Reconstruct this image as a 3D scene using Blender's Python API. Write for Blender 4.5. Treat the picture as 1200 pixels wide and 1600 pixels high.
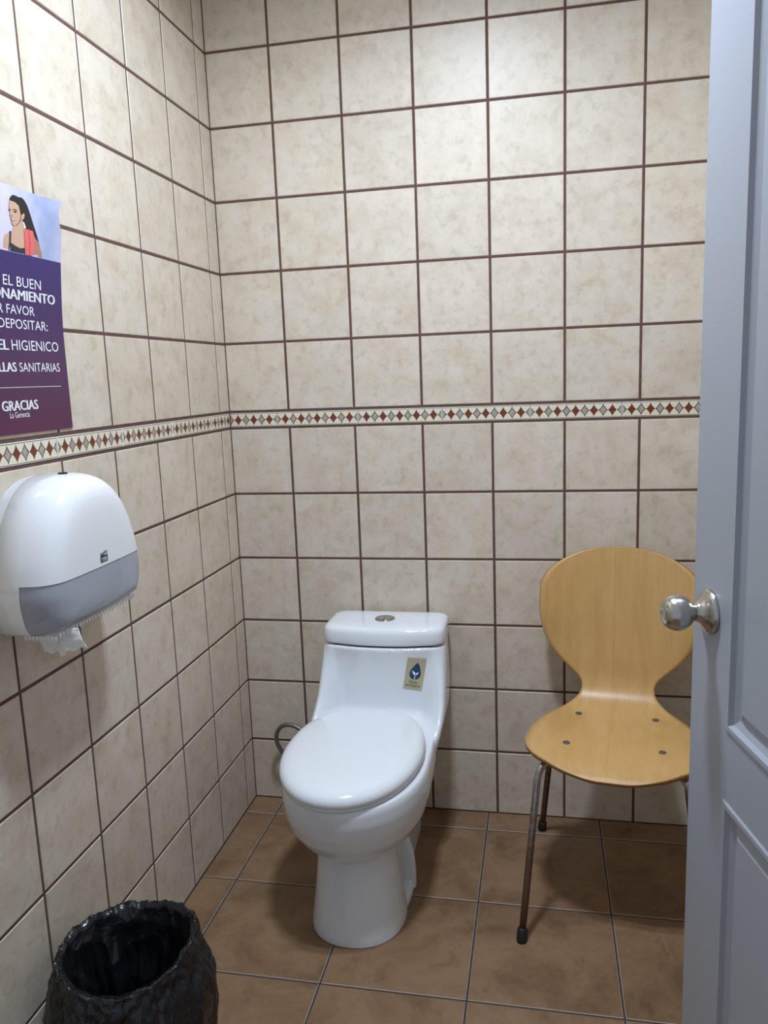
import bpy, bmesh, math, random
from mathutils import Vector, Matrix, noise
from mathutils.bvhtree import BVHTree

for o in list(bpy.data.objects):
    bpy.data.objects.remove(o, do_unlink=True)
scene = bpy.context.scene
COL = scene.collection
random.seed(7)
PI = math.pi

# ------------------------------------------------------------------ camera
FPX = 1232.07
CAM = Vector((0.93533, -2.29428, 1.35496))
RX = Vector((0.98064362, 0.19221547, -0.03730017))   # right
FW = Vector((-0.19576323, 0.96624761, -0.16745841))  # forward
UP = Vector((0.0038531, 0.17151903, 0.98517327))     # up
cd = bpy.data.cameras.new('camera')
cd.sensor_fit = 'HORIZONTAL'
cd.sensor_width = 36.0
cd.lens = FPX * 36.0 / 1200.0
cd.clip_start = 0.02
cam = bpy.data.objects.new('camera', cd)
COL.objects.link(cam)
cam.matrix_world = Matrix(((RX.x, UP.x, -FW.x, CAM.x), (RX.y, UP.y, -FW.y, CAM.y), (RX.z, UP.z, -FW.z, CAM.z), (0, 0, 0, 1)))
scene.camera = cam

def pix_ray(u, v):
    return RX * ((u - 600) / FPX) + FW + UP * ((800 - v) / FPX)
def pix_hit(u, v, axis, val):
    d = pix_ray(u, v)
    return CAM + d * ((val - CAM[axis]) / d[axis])

# ------------------------------------------------------------------ world / exposure
w = bpy.data.worlds.new('world')
scene.world = w
w.use_nodes = True
w.node_tree.nodes['Background'].inputs[0].default_value = (0.82, 0.97, 1.15, 1)
w.node_tree.nodes['Background'].inputs[1].default_value = 0.40
LAMP_STRENGTH = 520.0
LAMP_COLOR = (0.85, 1.0, 1.20, 1)
scene.view_settings.view_transform = 'Standard'
scene.view_settings.look = 'None'
scene.view_settings.exposure = 0.0
scene.view_settings.gamma = 1.0
scene.view_settings.use_curve_mapping = False

# ------------------------------------------------------------------ materials
def S(r, g, b):
    def f(c):
        c /= 255.0
        return c / 12.92 if c <= 0.04045 else ((c + 0.055) / 1.055) ** 2.4
    return (f(r), f(g), f(b), 1)

class NT:
    def __init__(self, name):
        self.m = bpy.data.materials.new(name)
        self.m.use_nodes = True
        self.t = self.m.node_tree
        self.b = self.t.nodes['Principled BSDF']
    def n(self, typ, **kw):
        nd = self.t.nodes.new(typ)
        for k, v in kw.items():
            setattr(nd, k, v)
        return nd
    def l(self, a, b):
        self.t.links.new(a, b)
    def math(self, op, a, b=None, c=None):
        nd = self.n('ShaderNodeMath', operation=op)
        for i, v in enumerate((a, b, c)):
            if v is None: continue
            if isinstance(v, (int, float)): nd.inputs[i].default_value = v
            else: self.l(v, nd.inputs[i])
        return nd.outputs[0]
    def mix(self, fac, a, b, blend='MIX'):
        nd = self.n('ShaderNodeMix', data_type='RGBA', blend_type=blend)
        for i, v in ((0, fac), (6, a), (7, b)):
            if isinstance(v, (int, float)): nd.inputs[i].default_value = v
            elif isinstance(v, tuple): nd.inputs[i].default_value = v
            else: self.l(v, nd.inputs[i])
        return nd.outputs[2]
    def ramp(self, fac, stops):
        nd = self.n('ShaderNodeValToRGB')
        cr = nd.color_ramp
        while len(cr.elements) < len(stops): cr.elements.new(0.5)
        for e, (p, c) in zip(cr.elements, stops):
            e.position = p; e.color = c
        self.l(fac, nd.inputs[0])
        return nd.outputs[0]
    def noise(self, vec, scale, detail=4, rough=0.55, dist=0.0):
        nd = self.n('ShaderNodeTexNoise')
        nd.inputs['Scale'].default_value = scale
        nd.inputs['Detail'].default_value = detail
        nd.inputs['Roughness'].default_value = rough
        nd.inputs['Distortion'].default_value = dist
        self.l(vec, nd.inputs['Vector'])
        return nd.outputs[0]
    def objvec(self, randomise=True, scale=None):
        tc = self.n('ShaderNodeTexCoord')
        v = tc.outputs['Object']
        if randomise:
            oi = self.n('ShaderNodeObjectInfo')
            mu = self.n('ShaderNodeVectorMath', operation='SCALE')
            mu.inputs[0].default_value = (37.0, 91.0, 53.0)
            self.l(oi.outputs['Random'], mu.inputs['Scale'])
            ad = self.n('ShaderNodeVectorMath', operation='ADD')
            self.l(v, ad.inputs[0]); self.l(mu.outputs[0], ad.inputs[1])
            v = ad.outputs[0]
            self.rand = oi.outputs['Random']
        if scale:
            mp = self.n('ShaderNodeVectorMath', operation='MULTIPLY')
            mp.inputs[1].default_value = scale
            self.l(v, mp.inputs[0]); v = mp.outputs[0]
        return v
    def set(self, **kw):
        for k, v in kw.items():
            k = k.replace('_', ' ')
            if k in self.b.inputs:
                if isinstance(v, (int, float, tuple)): self.b.inputs[k].default_value = v
                else: self.l(v, self.b.inputs[k])
        return self
    def bump(self, h, strength, dist=0.001):
        nd = self.n('ShaderNodeBump')
        nd.inputs['Strength'].default_value = strength
        nd.inputs['Distance'].default_value = dist
        self.l(h, nd.inputs['Height'])
        self.l(nd.outputs[0], self.b.inputs['Normal'])

def plain(name, col, rough=0.5, metal=0.0, **kw):
    t = NT(name)
    t.set(Base_Color=col, Roughness=rough, Metallic=metal)
    t.set(**kw)
    return t.m

def m_wall_tile():
    t = NT('beige_wall_tile')
    v = t.objvec()
    n1 = t.noise(v, 14, 7, 0.68, 0.3)
    n2 = t.noise(v, 34, 5, 0.6, 0.2)
    base = t.ramp(n1, [(0.30, S(200, 184, 163)), (0.47, S(210, 196, 177)), (0.62, S(216, 204, 187)), (0.78, S(206, 191, 172))])
    stain = t.ramp(n2, [(0.34, (0.86, 0.83, 0.79, 1)), (0.48, (1, 1, 1, 1))])
    c = t.mix(0.8, base, stain, 'MULTIPLY')
    br = t.math('MULTIPLY_ADD', t.rand, 0.07, 0.965)
    g = t.n('ShaderNodeCombineColor')
    for i in range(3): t.l(br, g.inputs[i])
    c = t.mix(1.0, c, g.outputs[0], 'MULTIPLY')
    t.set(Base_Color=c, Roughness=t.math('MULTIPLY_ADD', n1, 0.16, 0.33))
    t.bump(n1, 0.12, 0.0015)
    return t.m

def m_floor_tile():
    t = NT('brown_floor_tile')
    v = t.objvec()
    n1 = t.noise(v, 6.5, 7, 0.62, 0.6)
    n2 = t.noise(v, 17, 6, 0.66, 0.9)
    base = t.ramp(n1, [(0.30, S(105, 79, 56)), (0.46, S(130, 100, 72)), (0.60, S(144, 113, 84)), (0.75, S(124, 96, 71))])
    st = t.ramp(n2, [(0.33, (0.80, 0.78, 0.75, 1)), (0.47, (1, 1, 1, 1)), (0.70, (1.0, 1.0, 1.0, 1)), (0.82, (1.10, 1.10, 1.10, 1))])
    c = t.mix(0.9, base, st, 'MULTIPLY')
    t.set(Base_Color=c, Roughness=t.math('MULTIPLY_ADD', n2, 0.25, 0.36))
    t.bump(n1, 0.10, 0.002)
    return t.m

def m_border():
    t = NT('border_tile_print')
    tc = t.n('ShaderNodeTexCoord')
    sp = t.n('ShaderNodeSeparateXYZ')
    t.l(tc.outputs['Object'], sp.inputs[0])
    X, Z = sp.outputs[0], sp.outputs[2]
    per = 0.02496
    # cell index from tile start (+ half so that a half grey diamond sits at both ends)
    q = t.math('DIVIDE', t.math('ADD', X, 0.1248), per)
    fr = t.math('FRACT', t.math('ADD', q, 0.5))
    cx = t.math('ABSOLUTE', t.math('SUBTRACT', fr, 0.5))          # 0..0.5
    odd = t.math('GREATER_THAN', t.math('FRACT', t.math('MULTIPLY', t.math('FLOOR', t.math('ADD', q, 0.5)), 0.5)), 0.25)
    ax = t.math('DIVIDE', cx, 0.5)
    az = t.math('DIVIDE', t.math('ABSOLUTE', Z), 0.0168)
    d = t.math('ADD', t.math('POWER', ax, 0.78), t.math('POWER', az, 0.78))
    inside = t.math('LESS_THAN', d, 1.06)
    core = t.math('LESS_THAN', d, 0.86)
    v = t.objvec(False)
    n = t.noise(v, 160, 3, 0.6)
    cream = t.ramp(n, [(0.3, S(222, 211, 184)), (0.7, S(232, 223, 200))])
    grey = t.ramp(n, [(0.35, S(150, 136, 126)), (0.65, S(184, 172, 162))])
    red = t.ramp(n, [(0.3, S(98, 45, 32)), (0.7, S(124, 62, 44))])
    black = S(28, 22, 22)
    gd = t.mix(core, black, grey)
    dia = t.mix(odd, gd, red)
    inred = t.math('LESS_THAN', d, 1.03)
    ins = t.math('MULTIPLY', inside, t.math('MAXIMUM', t.math('SUBTRACT', 1.0, odd), inred))
    c = t.mix(ins, cream, dia)
    za = t.math('ABSOLUTE', Z)
    dark = t.math('MULTIPLY', t.math('GREATER_THAN', za, 0.0180), t.math('LESS_THAN', za, 0.0194))
    c = t.mix(dark, c, S(52, 46, 44))
    white = t.math('GREATER_THAN', za, 0.0194)
    ew = t.math('GREATER_THAN', t.math('ABSOLUTE', X), 0.1228)
    c = t.mix(t.math('MAXIMUM', white, ew), c, S(236, 232, 224))
    t.set(Base_Color=c, Roughness=0.32)
    return t.m

def m_grout(name, c1, c2):
    t = NT(name)
    v = t.objvec(False)
    n = t.noise(v, 60, 5, 0.7)
    t.set(Base_Color=t.ramp(n, [(0.3, c1), (0.7, c2)]), Roughness=0.9)
    t.bump(n, 0.4, 0.002)
    return t.m

def m_wood():
    t = NT('honey_plywood')
    v = t.objvec(False, scale=(14, 3.0, 2.6))
    n1 = t.noise(v, 1.6, 6, 0.6, 0.9)
    v2 = t.objvec(False, scale=(220, 14, 9))
    n2 = t.noise(v2, 1.0, 3, 0.6)
    base = t.ramp(n1, [(0.30, S(195, 152, 93)), (0.5, S(204, 161, 101)), (0.72, S(210, 169, 110))])
    fine = t.ramp(n2, [(0.3, (0.90, 0.88, 0.84, 1)), (0.6, (1, 1, 1, 1))])
    c = t.mix(0.35, base, fine, 'MULTIPLY')
    tc = t.n('ShaderNodeTexCoord'); sp = t.n('ShaderNodeSeparateXYZ'); t.l(tc.outputs['Object'], sp.inputs[0])
    seam = t.math('LESS_THAN', t.math('ABSOLUTE', t.math('ADD', sp.outputs[0], 0.012)), 0.0006)
    c = t.mix(t.math('MULTIPLY', seam, 0.3), c, S(120, 80, 40))
    t.set(Base_Color=c, Roughness=0.36)
    t.bump(n2, 0.05, 0.0005)
    return t.m

def m_leg():
    t = NT('tarnished_chrome')
    tc = t.n('ShaderNodeTexCoord'); sp = t.n('ShaderNodeSeparateXYZ'); t.l(tc.outputs['Object'], sp.inputs[0])
    n = t.noise(tc.outputs['Object'], 55, 5, 0.65)
    h = t.math('MULTIPLY_ADD', sp.outputs[2], -3.4, 1.72)
    f = t.math('ADD', h, t.math('MULTIPLY', t.math('SUBTRACT', n, 0.5), 1.3))
    nd = t.n('ShaderNodeClamp'); t.l(f, nd.inputs[0]); f = nd.outputs[0]
    c = t.mix(f, S(205, 203, 200), S(110, 86, 70))
    t.set(Base_Color=c, Metallic=t.math('MULTIPLY_ADD', f, -0.35, 1.0), Roughness=t.math('MULTIPLY_ADD', f, 0.28, 0.14))
    return t.m

def m_paint():
    t = NT('grey_door_paint')
    v = t.objvec(False, scale=(1, 1, 14))
    n = t.noise(v, 30, 3, 0.6)
    t.set(Base_Color=S(160, 163, 171), Roughness=0.40)
    t.bump(n, 0.06, 0.0006)
    return t.m

def m_bag():
    t = NT('black_bag_plastic')
    v = t.objvec(False, scale=(1, 1, 0.55))
    n = t.noise(v, 20, 4, 0.6, 1.5)
    ad = t.n('ShaderNodeVectorMath', operation='ADD')
    sc = t.n('ShaderNodeVectorMath', operation='SCALE'); sc.inputs['Scale'].default_value = 0.06
    nz = t.n('ShaderNodeTexNoise'); nz.inputs['Scale'].default_value = 9.0; t.l(v, nz.inputs['Vector'])
    t.l(nz.outputs['Color'], sc.inputs[0]); t.l(v, ad.inputs[0]); t.l(sc.outputs[0], ad.inputs[1])
    vo = t.n('ShaderNodeTexVoronoi', feature='F1'); vo.inputs['Scale'].default_value = 26.0
    t.l(ad.outputs[0], vo.inputs['Vector'])
    h = t.math('ADD', t.math('MULTIPLY', vo.outputs['Distance'], 1.0), t.math('MULTIPLY', n, 0.6))
    t.set(Base_Color=(0.010, 0.010, 0.012, 1), Roughness=0.24)
    t.bump(h, 0.9, 0.012)
    return t.m

def m_window():
    t = NT('smoky_translucent_plastic')
    t.set(Base_Color=S(196, 199, 210), Roughness=0.22)
    tr = t.n('ShaderNodeBsdfTransparent'); tr.inputs[0].default_value = (0.80, 0.83, 0.90, 1)
    mx = t.n('ShaderNodeMixShader'); mx.inputs[0].default_value = 0.36
    out = t.t.nodes['Material Output']
    t.l(t.b.outputs[0], mx.inputs[1]); t.l(tr.outputs[0], mx.inputs[2]); t.l(mx.outputs[0], out.inputs[0])
    return t.m

def m_brushed():
    t = NT('brushed_steel')
    v = t.objvec(False, scale=(1, 1, 60))
    n = t.noise(v, 40, 3, 0.6)
    t.set(Base_Color=S(196, 192, 184), Metallic=1.0, Roughness=0.24)
    return t.m

def m_poster():
    t = NT('poster_purple_print')
    tc = t.n('ShaderNodeTexCoord'); sp = t.n('ShaderNodeSeparateXYZ'); t.l(tc.outputs['Object'], sp.inputs[0])
    f = t.math('DIVIDE', t.math('SUBTRACT', sp.outputs[2], 1.28), 0.33)
    t.set(Base_Color=t.ramp(f, [(0.0, S(88, 40, 68)), (0.3, S(78, 42, 78)), (0.7, S(62, 38, 92)), (1.0, S(54, 38, 104))]), Roughness=0.28)
    return t.m
def m_photo():
    t = NT('poster_photo_backdrop')
    tc = t.n('ShaderNodeTexCoord'); sp = t.n('ShaderNodeSeparateXYZ'); t.l(tc.outputs['Object'], sp.inputs[0])
    n = t.noise(tc.outputs['Object'], 26, 5, 0.6)
    f = t.math('ADD', t.math('MULTIPLY', t.math('ADD', sp.outputs[1], 1.0), 5.5), t.math('MULTIPLY', t.math('SUBTRACT', n, 0.5), 0.7))
    t.set(Base_Color=t.ramp(f, [(0.0, S(214, 204, 224)), (0.35, S(192, 192, 222)), (0.6, S(158, 168, 200)), (1.0, S(188, 192, 220))]), Roughness=0.28)
    return t.m

M = dict(
    tile=m_wall_tile(), ftile=m_floor_tile(), border=m_border(),
    grout=m_grout('brown_grout', S(86, 60, 54), S(104, 76, 68)),
    fgrout=m_grout('dark_floor_grout', S(52, 44, 42), S(76, 66, 62)),
    chip=plain('pale_tile_edge', S(176, 164, 150), 0.6),
    ceil=plain('white_ceiling_paint', S(205, 205, 202), 0.9),
    plaster=plain('cream_wall_paint', S(214, 206, 192), 0.9),
    ceramic=plain('white_glazed_ceramic', S(232, 235, 240), 0.10, Coat_Weight=0.3, Coat_Roughness=0.04),
    seat=plain('white_seat_plastic', S(233, 236, 240), 0.16),
    chrome=plain('chrome', S(190, 190, 190), 0.15, 1.0),
    gap=plain('black_gap', S(18, 18, 20), 0.8),
    wood=m_wood(), ply=plain('plywood_edge', S(166, 118, 62), 0.5),
    bolt=plain('grey_bolt_cap', S(92, 92, 90), 0.5, 0.4), leg=m_leg(), rubber=plain('black_rubber', S(24, 24, 25), 0.6),
    paint=m_paint(), knob=m_brushed(), bag=m_bag(), bin=plain('dark_bin_plastic', S(30, 30, 32), 0.5),
    white=plain('white_gloss_plastic', S(234, 234, 236), 0.14), window=m_window(),
    backplate=plain('grey_white_plastic', S(206, 206, 208), 0.35), paper=plain('tissue_paper', S(240, 238, 236), 0.9),
    ink=plain('black_ink', S(30, 30, 34), 0.4),
    hose=plain('braided_steel_hose', S(128, 124, 118), 0.42, 0.7),
    poster=m_poster(), photo=m_photo(), textwhite=plain('white_print', S(240, 238, 242), 0.3),
    hair=plain('print_black_hair', S(26, 22, 24), 0.3), skin=plain('print_skin', S(205, 165, 138), 0.3),
    skin2=plain('print_skin_shade', S(170, 124, 100), 0.3), top=plain('print_navy_top', S(44, 46, 62), 0.3),
    scarf=plain('print_coral_scarf', S(228, 104, 104), 0.3), scarf2=plain('print_scarf_fold', S(198, 80, 84), 0.3), lips=plain('print_lips', S(176, 90, 86), 0.3),
    sticker=plain('kraft_sticker_paper', S(186, 176, 142), 0.5), blue=plain('sticker_blue', S(24, 62, 104), 0.4), green=plain('sticker_green', S(112, 132, 48), 0.4),
    fixture=plain('white_enamel', S(230, 230, 230), 0.4),
)
def emit(name, col, st):
    m = bpy.data.materials.new(name); m.use_nodes = True
    nt = m.node_tree; nt.nodes.clear()
    e = nt.nodes.new('ShaderNodeEmission'); e.inputs[0].default_value = col; e.inputs[1].default_value = st
    o = nt.nodes.new('ShaderNodeOutputMaterial'); nt.links.new(e.outputs[0], o.inputs[0])
    return m
M['lamp'] = emit('lamp_glow', LAMP_COLOR, LAMP_STRENGTH)

# ------------------------------------------------------------------ helpers
def link(name, me, parent=None, loc=None, rotz=0.0):
    o = bpy.data.objects.new(name, me)
    COL.objects.link(o)
    if parent: o.parent = parent
    if loc is not None: o.location = loc
    if rotz: o.rotation_euler = (0, 0, rotz)
    return o
def mesh(name, verts, faces, mats, smooth=False, fm=None):
    me = bpy.data.meshes.new(name)
    me.from_pydata([tuple(v) for v in verts], [], faces)
    for m in (mats if isinstance(mats, (list, tuple)) else [mats]): me.materials.append(m)
    if fm:
        for p, i in zip(me.polygons, fm): p.material_index = i
    if smooth:
        for p in me.polygons: p.use_smooth = True
    me.update()
    return me
def fixn(me):
    bm = bmesh.new(); bm.from_mesh(me); bmesh.ops.recalc_face_normals(bm, faces=bm.faces); bm.to_mesh(me); bm.free()
    return me
def tag(o, label, cat, group=None, kind=None):
    o['label'] = label; o['category'] = cat
    if group: o['group'] = group
    if kind: o['kind'] = kind
    return o
def struct(o, label=None, cat=None):
    o['kind'] = 'structure'
    if label: o['label'] = label; o['category'] = cat
    return o
def box(x0, x1, y0, y1, z0, z1):
    v = [(x0, y0, z0), (x1, y0, z0), (x1, y1, z0), (x0, y1, z0), (x0, y0, z1), (x1, y0, z1), (x1, y1, z1), (x0, y1, z1)]
    f = [(0, 3, 2, 1), (4, 5, 6, 7), (0, 1, 5, 4), (1, 2, 6, 5), (2, 3, 7, 6), (3, 0, 4, 7)]
    return v, f
def rings(rs, cap0=True, cap1=True):
    n = len(rs[0]); V = [p for r in rs for p in r]; F = []
    for i in range(len(rs) - 1):
        for k in range(n):
            a, b = i * n + k, i * n + (k + 1) % n
            F.append((a, b, b + n, a + n))
    if cap0: F.append(tuple(range(n - 1, -1, -1)))
    if cap1: F.append(tuple(range((len(rs) - 1) * n, len(rs) * n)))
    return V, F
def join(*vf):
    V, F = [], []
    for v, f in vf:
        o = len(V); V += list(v); F += [tuple(i + o for i in q) for q in f]
    return V, F
def catmull(pts, per=8):
    pts = [Vector(p) for p in pts]
    P = [pts[0] * 2 - pts[1]] + pts + [pts[-1] * 2 - pts[-2]]
    out = []
    for i in range(1, len(P) - 2):
        a, b, c, d = P[i - 1], P[i], P[i + 1], P[i + 2]
        for k in range(per):
            t = k / per
            out.append(0.5 * ((2 * b) + (c - a) * t + (2 * a - 5 * b + 4 * c - d) * t * t + (3 * b - a - 3 * c + d) * t ** 3))
    out.append(pts[-1])
    return out
def tube(path, r, n=14, cap=True):
    path = [Vector(p) for p in path]
    rs = []; up = None
    for i, p in enumerate(path):
        t = (path[min(i + 1, len(path) - 1)] - path[max(i - 1, 0)]).normalized()
        if up is None:
            up = t.cross(Vector((0.3, 0.5, 0.8))).normalized()
        u = (up - t * up.dot(t)).normalized(); up = u
        v = t.cross(u)
        rr = r[i] if isinstance(r, (list, tuple)) else r
        rs.append([p + u * (rr * math.cos(2 * PI * k / n)) + v * (rr * math.sin(2 * PI * k / n)) for k in range(n)])
    return rings(rs, cap, cap)
def lathe(profile, n=40, axis='z'):
    rs = []
    for r, h in profile:
        ring = []
        for k in range(n):
            a = 2 * PI * k / n
            c, s = r * math.cos(a), r * math.sin(a)
            ring.append(Vector((c, s, h)) if axis == 'z' else Vector((h, c, s)))
        rs.append(ring)
    return rings(rs)
def smoothstep(a, b, x):
    t = max(0.0, min(1.0, (x - a) / (b - a)))
    return t * t * (3 - 2 * t)
def interp(keys, x):
    if x <= keys[0][0]: return keys[0][1]
    for (a, va), (b, vb) in zip(keys, keys[1:]):
        if x <= b:
            return va + (vb - va) * (x - a) / (b - a)
    return keys[-1][1]
def sinterp(keys, x):   # smooth (Catmull-Rom) interpolation over keys
    n = len(keys)
    if x <= keys[0][0]: return keys[0][1]
    if x >= keys[-1][0]: return keys[-1][1]
    for i in range(n - 1):
        if x <= keys[i + 1][0]:
            x0, y0 = keys[i]; x1, y1 = keys[i + 1]
            m0 = (y1 - keys[i - 1][1]) / (x1 - keys[i - 1][0]) if i > 0 else (y1 - y0) / (x1 - x0)
            m1 = (keys[i + 2][1] - y0) / (keys[i + 2][0] - x0) if i + 2 < n else (y1 - y0) / (x1 - x0)
            h = x1 - x0; t = (x - x0) / h
            return (2*t**3-3*t*t+1)*y0 + (t**3-2*t*t+t)*h*m0 + (-2*t**3+3*t*t)*y1 + (t**3-t*t)*h*m1
def text_mesh(s, bold=0.0):
    """flat text: verts in a unit where the bounding box is (0..w, 0..h) metres of font units"""
    cu = bpy.data.curves.new('txt', 'FONT'); cu.body = s; cu.size = 1.0; cu.offset = bold; cu.resolution_u = 3
    o = bpy.data.objects.new('txt', cu); COL.objects.link(o)
    dg = bpy.context.evaluated_depsgraph_get(); dg.update()
    me = bpy.data.meshes.new_from_object(o.evaluated_get(dg))
    V = [v.co.copy() for v in me.vertices]; F = [tuple(p.vertices) for p in me.polygons]
    bpy.data.objects.remove(o, do_unlink=True); bpy.data.meshes.remove(me)
    x0 = min(v.x for v in V); y0 = min(v.y for v in V); x1 = max(v.x for v in V); y1 = max(v.y for v in V)
    return [(v.x - x0, v.y - y0) for v in V], F, x1 - x0, y1 - y0
def fit_text(s, bold, width, height):
    V, F, ww, hh = text_mesh(s, bold)
    return [(x / ww * width, y / hh * height) for x, y in V], F

# ------------------------------------------------------------------ room shell
ROOM_X, ROOM_Y, ROOM_Z = 1.52, -1.87, 2.60
P, PH, Z1 = 0.203, 0.2031, 0.2033
BORD0 = Z1 + 5 * PH            # bottom line of the border strip
BORD1 = BORD0 + 0.0504
G = 0.0068                     # grout width
REC = 0.0016                   # grout recess

wall_back = struct(link('wall_back', mesh('wall_back', *box(-0.12, ROOM_X + 0.12, REC, 0.12, -0.1, ROOM_Z + 0.1), M['grout'])), 'beige square-tiled back wall with brown grout behind the toilet', 'wall')
wall_left = struct(link('wall_left', mesh('wall_left', *box(-0.12, -REC, ROOM_Y - 0.1, REC, -0.1, ROOM_Z + 0.1), M['grout'])), 'beige square-tiled left wall with brown grout behind the dispenser', 'wall')
wall_right = struct(link('wall_right', mesh('wall_right', *box(ROOM_X + REC, ROOM_X + 0.12, ROOM_Y - 0.1, REC, -0.1, ROOM_Z + 0.1), M['grout'])), 'beige square-tiled right wall beyond the chair', 'wall')
fv, ff = join(box(-0.12, 0.18, ROOM_Y - 0.1, ROOM_Y, -0.1, ROOM_Z + 0.1), box(1.36, ROOM_X + 0.12, ROOM_Y - 0.1, ROOM_Y, -0.1, ROOM_Z + 0.1), box(0.18, 1.36, ROOM_Y - 0.1, ROOM_Y, 2.10, ROOM_Z + 0.1))
wall_front = struct(link('wall_front', mesh('wall_front', fv, ff, M['plaster'])), 'plain front wall with the doorway opening', 'wall')
floor = struct(link('floor', mesh('floor', *box(-0.12, ROOM_X + 0.12, -3.4, 0.1, -0.1, -0.0014), M['fgrout'])), 'brown square-tiled bathroom floor with dark grout', 'floor')
ceiling = struct(link('ceiling', mesh('ceiling', *box(-0.12, ROOM_X + 0.12, ROOM_Y - 0.1, 0.12, ROOM_Z, ROOM_Z + 0.1), M['ceil'])), 'white painted ceiling', 'ceiling')

TILE_CACHE = {}
def tile_mesh(w, h, mats, bev, depth, name, x_off=0.0):
    key = (name, round(w, 4), round(h, 4), round(x_off, 4))
    if key in TILE_CACHE: return TILE_CACHE[key]
    a, b = w / 2, h / 2
    V = [];
    for (ins, y) in ((0, depth), (0, bev), (bev, 0)):
        V += [(-a + ins + x_off, y, -b + ins), (a - ins + x_off, y, -b + ins), (a - ins + x_off, y, b - ins), (-a + ins + x_off, y, b - ins)]
    F = [(8, 9, 10, 11)]; fm = [0]
    for l in (0, 4):
        for k in range(4):
            F.append((l + k, l + (k + 1) % 4, l + 4 + (k + 1) % 4, l + 4 + k)); fm.append(1 if len(mats) > 1 else 0)
    me = mesh(name, V, F, mats, False, fm)
    TILE_CACHE[key] = me
    return me
def spans(lines, end):
    out = []
    for a, b in zip(lines, lines[1:]):
        b = min(b, end)
        if b - a > 0.015: out.append((a, b))
    return out
row_lines = [0.0] + [Z1 + k * PH for k in range(6)]
rows = spans(row_lines, 9)
up_lines = [BORD1 + k * PH for k in range(8)]
rows += spans(up_lines, ROOM_Z)
def tile_wall(parent, col_spans, place):
    """place(s, z) -> world location and z rotation for a tile centred at run s"""
    for (s0, s1) in col_spans:
        for (z0, z1) in rows:
            g0 = 0.001 if s0 == 0 else G / 2
            gz = 0.001 if z0 == 0 else G / 2
            ww, hh = (s1 - s0) - g0 - G / 2, (z1 - z0) - gz - G / 2
            me = tile_mesh(ww, hh, [M['tile']], 0.0016, 0.008, 'tile')
            sc, zc = (s0 + g0 + s1 - G / 2) / 2, (z0 + gz + z1 - G / 2) / 2
            loc, rz = place(sc, zc)
            o = link('tile', me, parent, loc, rz)
            o.rotation_euler = (random.uniform(-.0012, .0012), random.uniform(-.0016, .0016), rz + random.uniform(-.0015, .0015))
X0, Y0 = 0.1888, 0.0704
tile_wall(wall_back, spans([0.0] + [X0 + i * P for i in range(9)], ROOM_X), lambda s, z: ((s, 0, z), 0))
tile_wall(wall_left, spans([0.0] + [Y0 + i * P for i in range(11)], -ROOM_Y), lambda s, z: ((0, -s, z), PI / 2))
tile_wall(wall_right, spans([0.0] + [0.15 + i * P for i in range(11)], -ROOM_Y), lambda s, z: ((ROOM_X, -s, z), -PI / 2))

BL = 0.2496
def border_run(parent, bounds, place, align):
    """align: which end of a cut piece keeps the pattern start ('hi' or 'lo' along local x)"""
    for (s0, s1) in bounds:
        ww = s1 - s0 - 0.002
        hh = BORD1 - BORD0 - 0.0085
        full = abs(s1 - s0 - BL) < 0.004
        off = 0.0 if full else ((BL - 0.0 - (s1 - s0)) / 2 * (1 if align == 'hi' else -1))
        me = tile_mesh(ww, hh, [M['border']], 0.0008, 0.008, 'border_tile', off)
        sc = (s0 + s1) / 2
        loc, rz, ax = place(sc, (BORD0 + BORD1) / 2)
        loc = (loc[0] - ax[0] * off, loc[1] - ax[1] * off, loc[2])
        link('border_tile', me, parent, loc, rz)
def bspans(first, end):
    out = [(0.001, first)]; a = first
    while a < end - 0.01:
        out.append((a, min(a + 0.2512, end))); a += 0.2512
    return out
border_run(wall_back, bspans(0.1515, ROOM_X), lambda s, z: ((s, 0, z), 0, (1, 0)), 'hi')
border_run(wall_left, bspans(0.14, -ROOM_Y), lambda s, z: ((0, -s, z), PI / 2, (0, 1)), 'lo')
border_run(wall_right, bspans(0.12, -ROOM_Y), lambda s, z: ((ROOM_X, -s, z), -PI / 2, (0, -1)), 'hi')

# floor tiles
PF, FX, FY = 0.33443, 0.10116, 0.1000
GF = 0.0046
fxs = spans([0.0] + [FX + i * PF for i in range(7)], ROOM_X)
fys = spans([0.0] + [FY + i * PF for i in range(11)], 3.3)
for (a, b) in fxs:
    for (c, d) in fys:
        ww, hh = b - a - GF, d - c - GF
        me = tile_mesh(ww, hh, [M['ftile'], M['chip']], 0.0013, 0.008, 'floor_tile')
        o = link('floor_tile', me, floor, ((a + b) / 2, -(c + d) / 2, 0))
        o.rotation_euler = (-PI / 2, 0, random.choice((0,)) )

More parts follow.
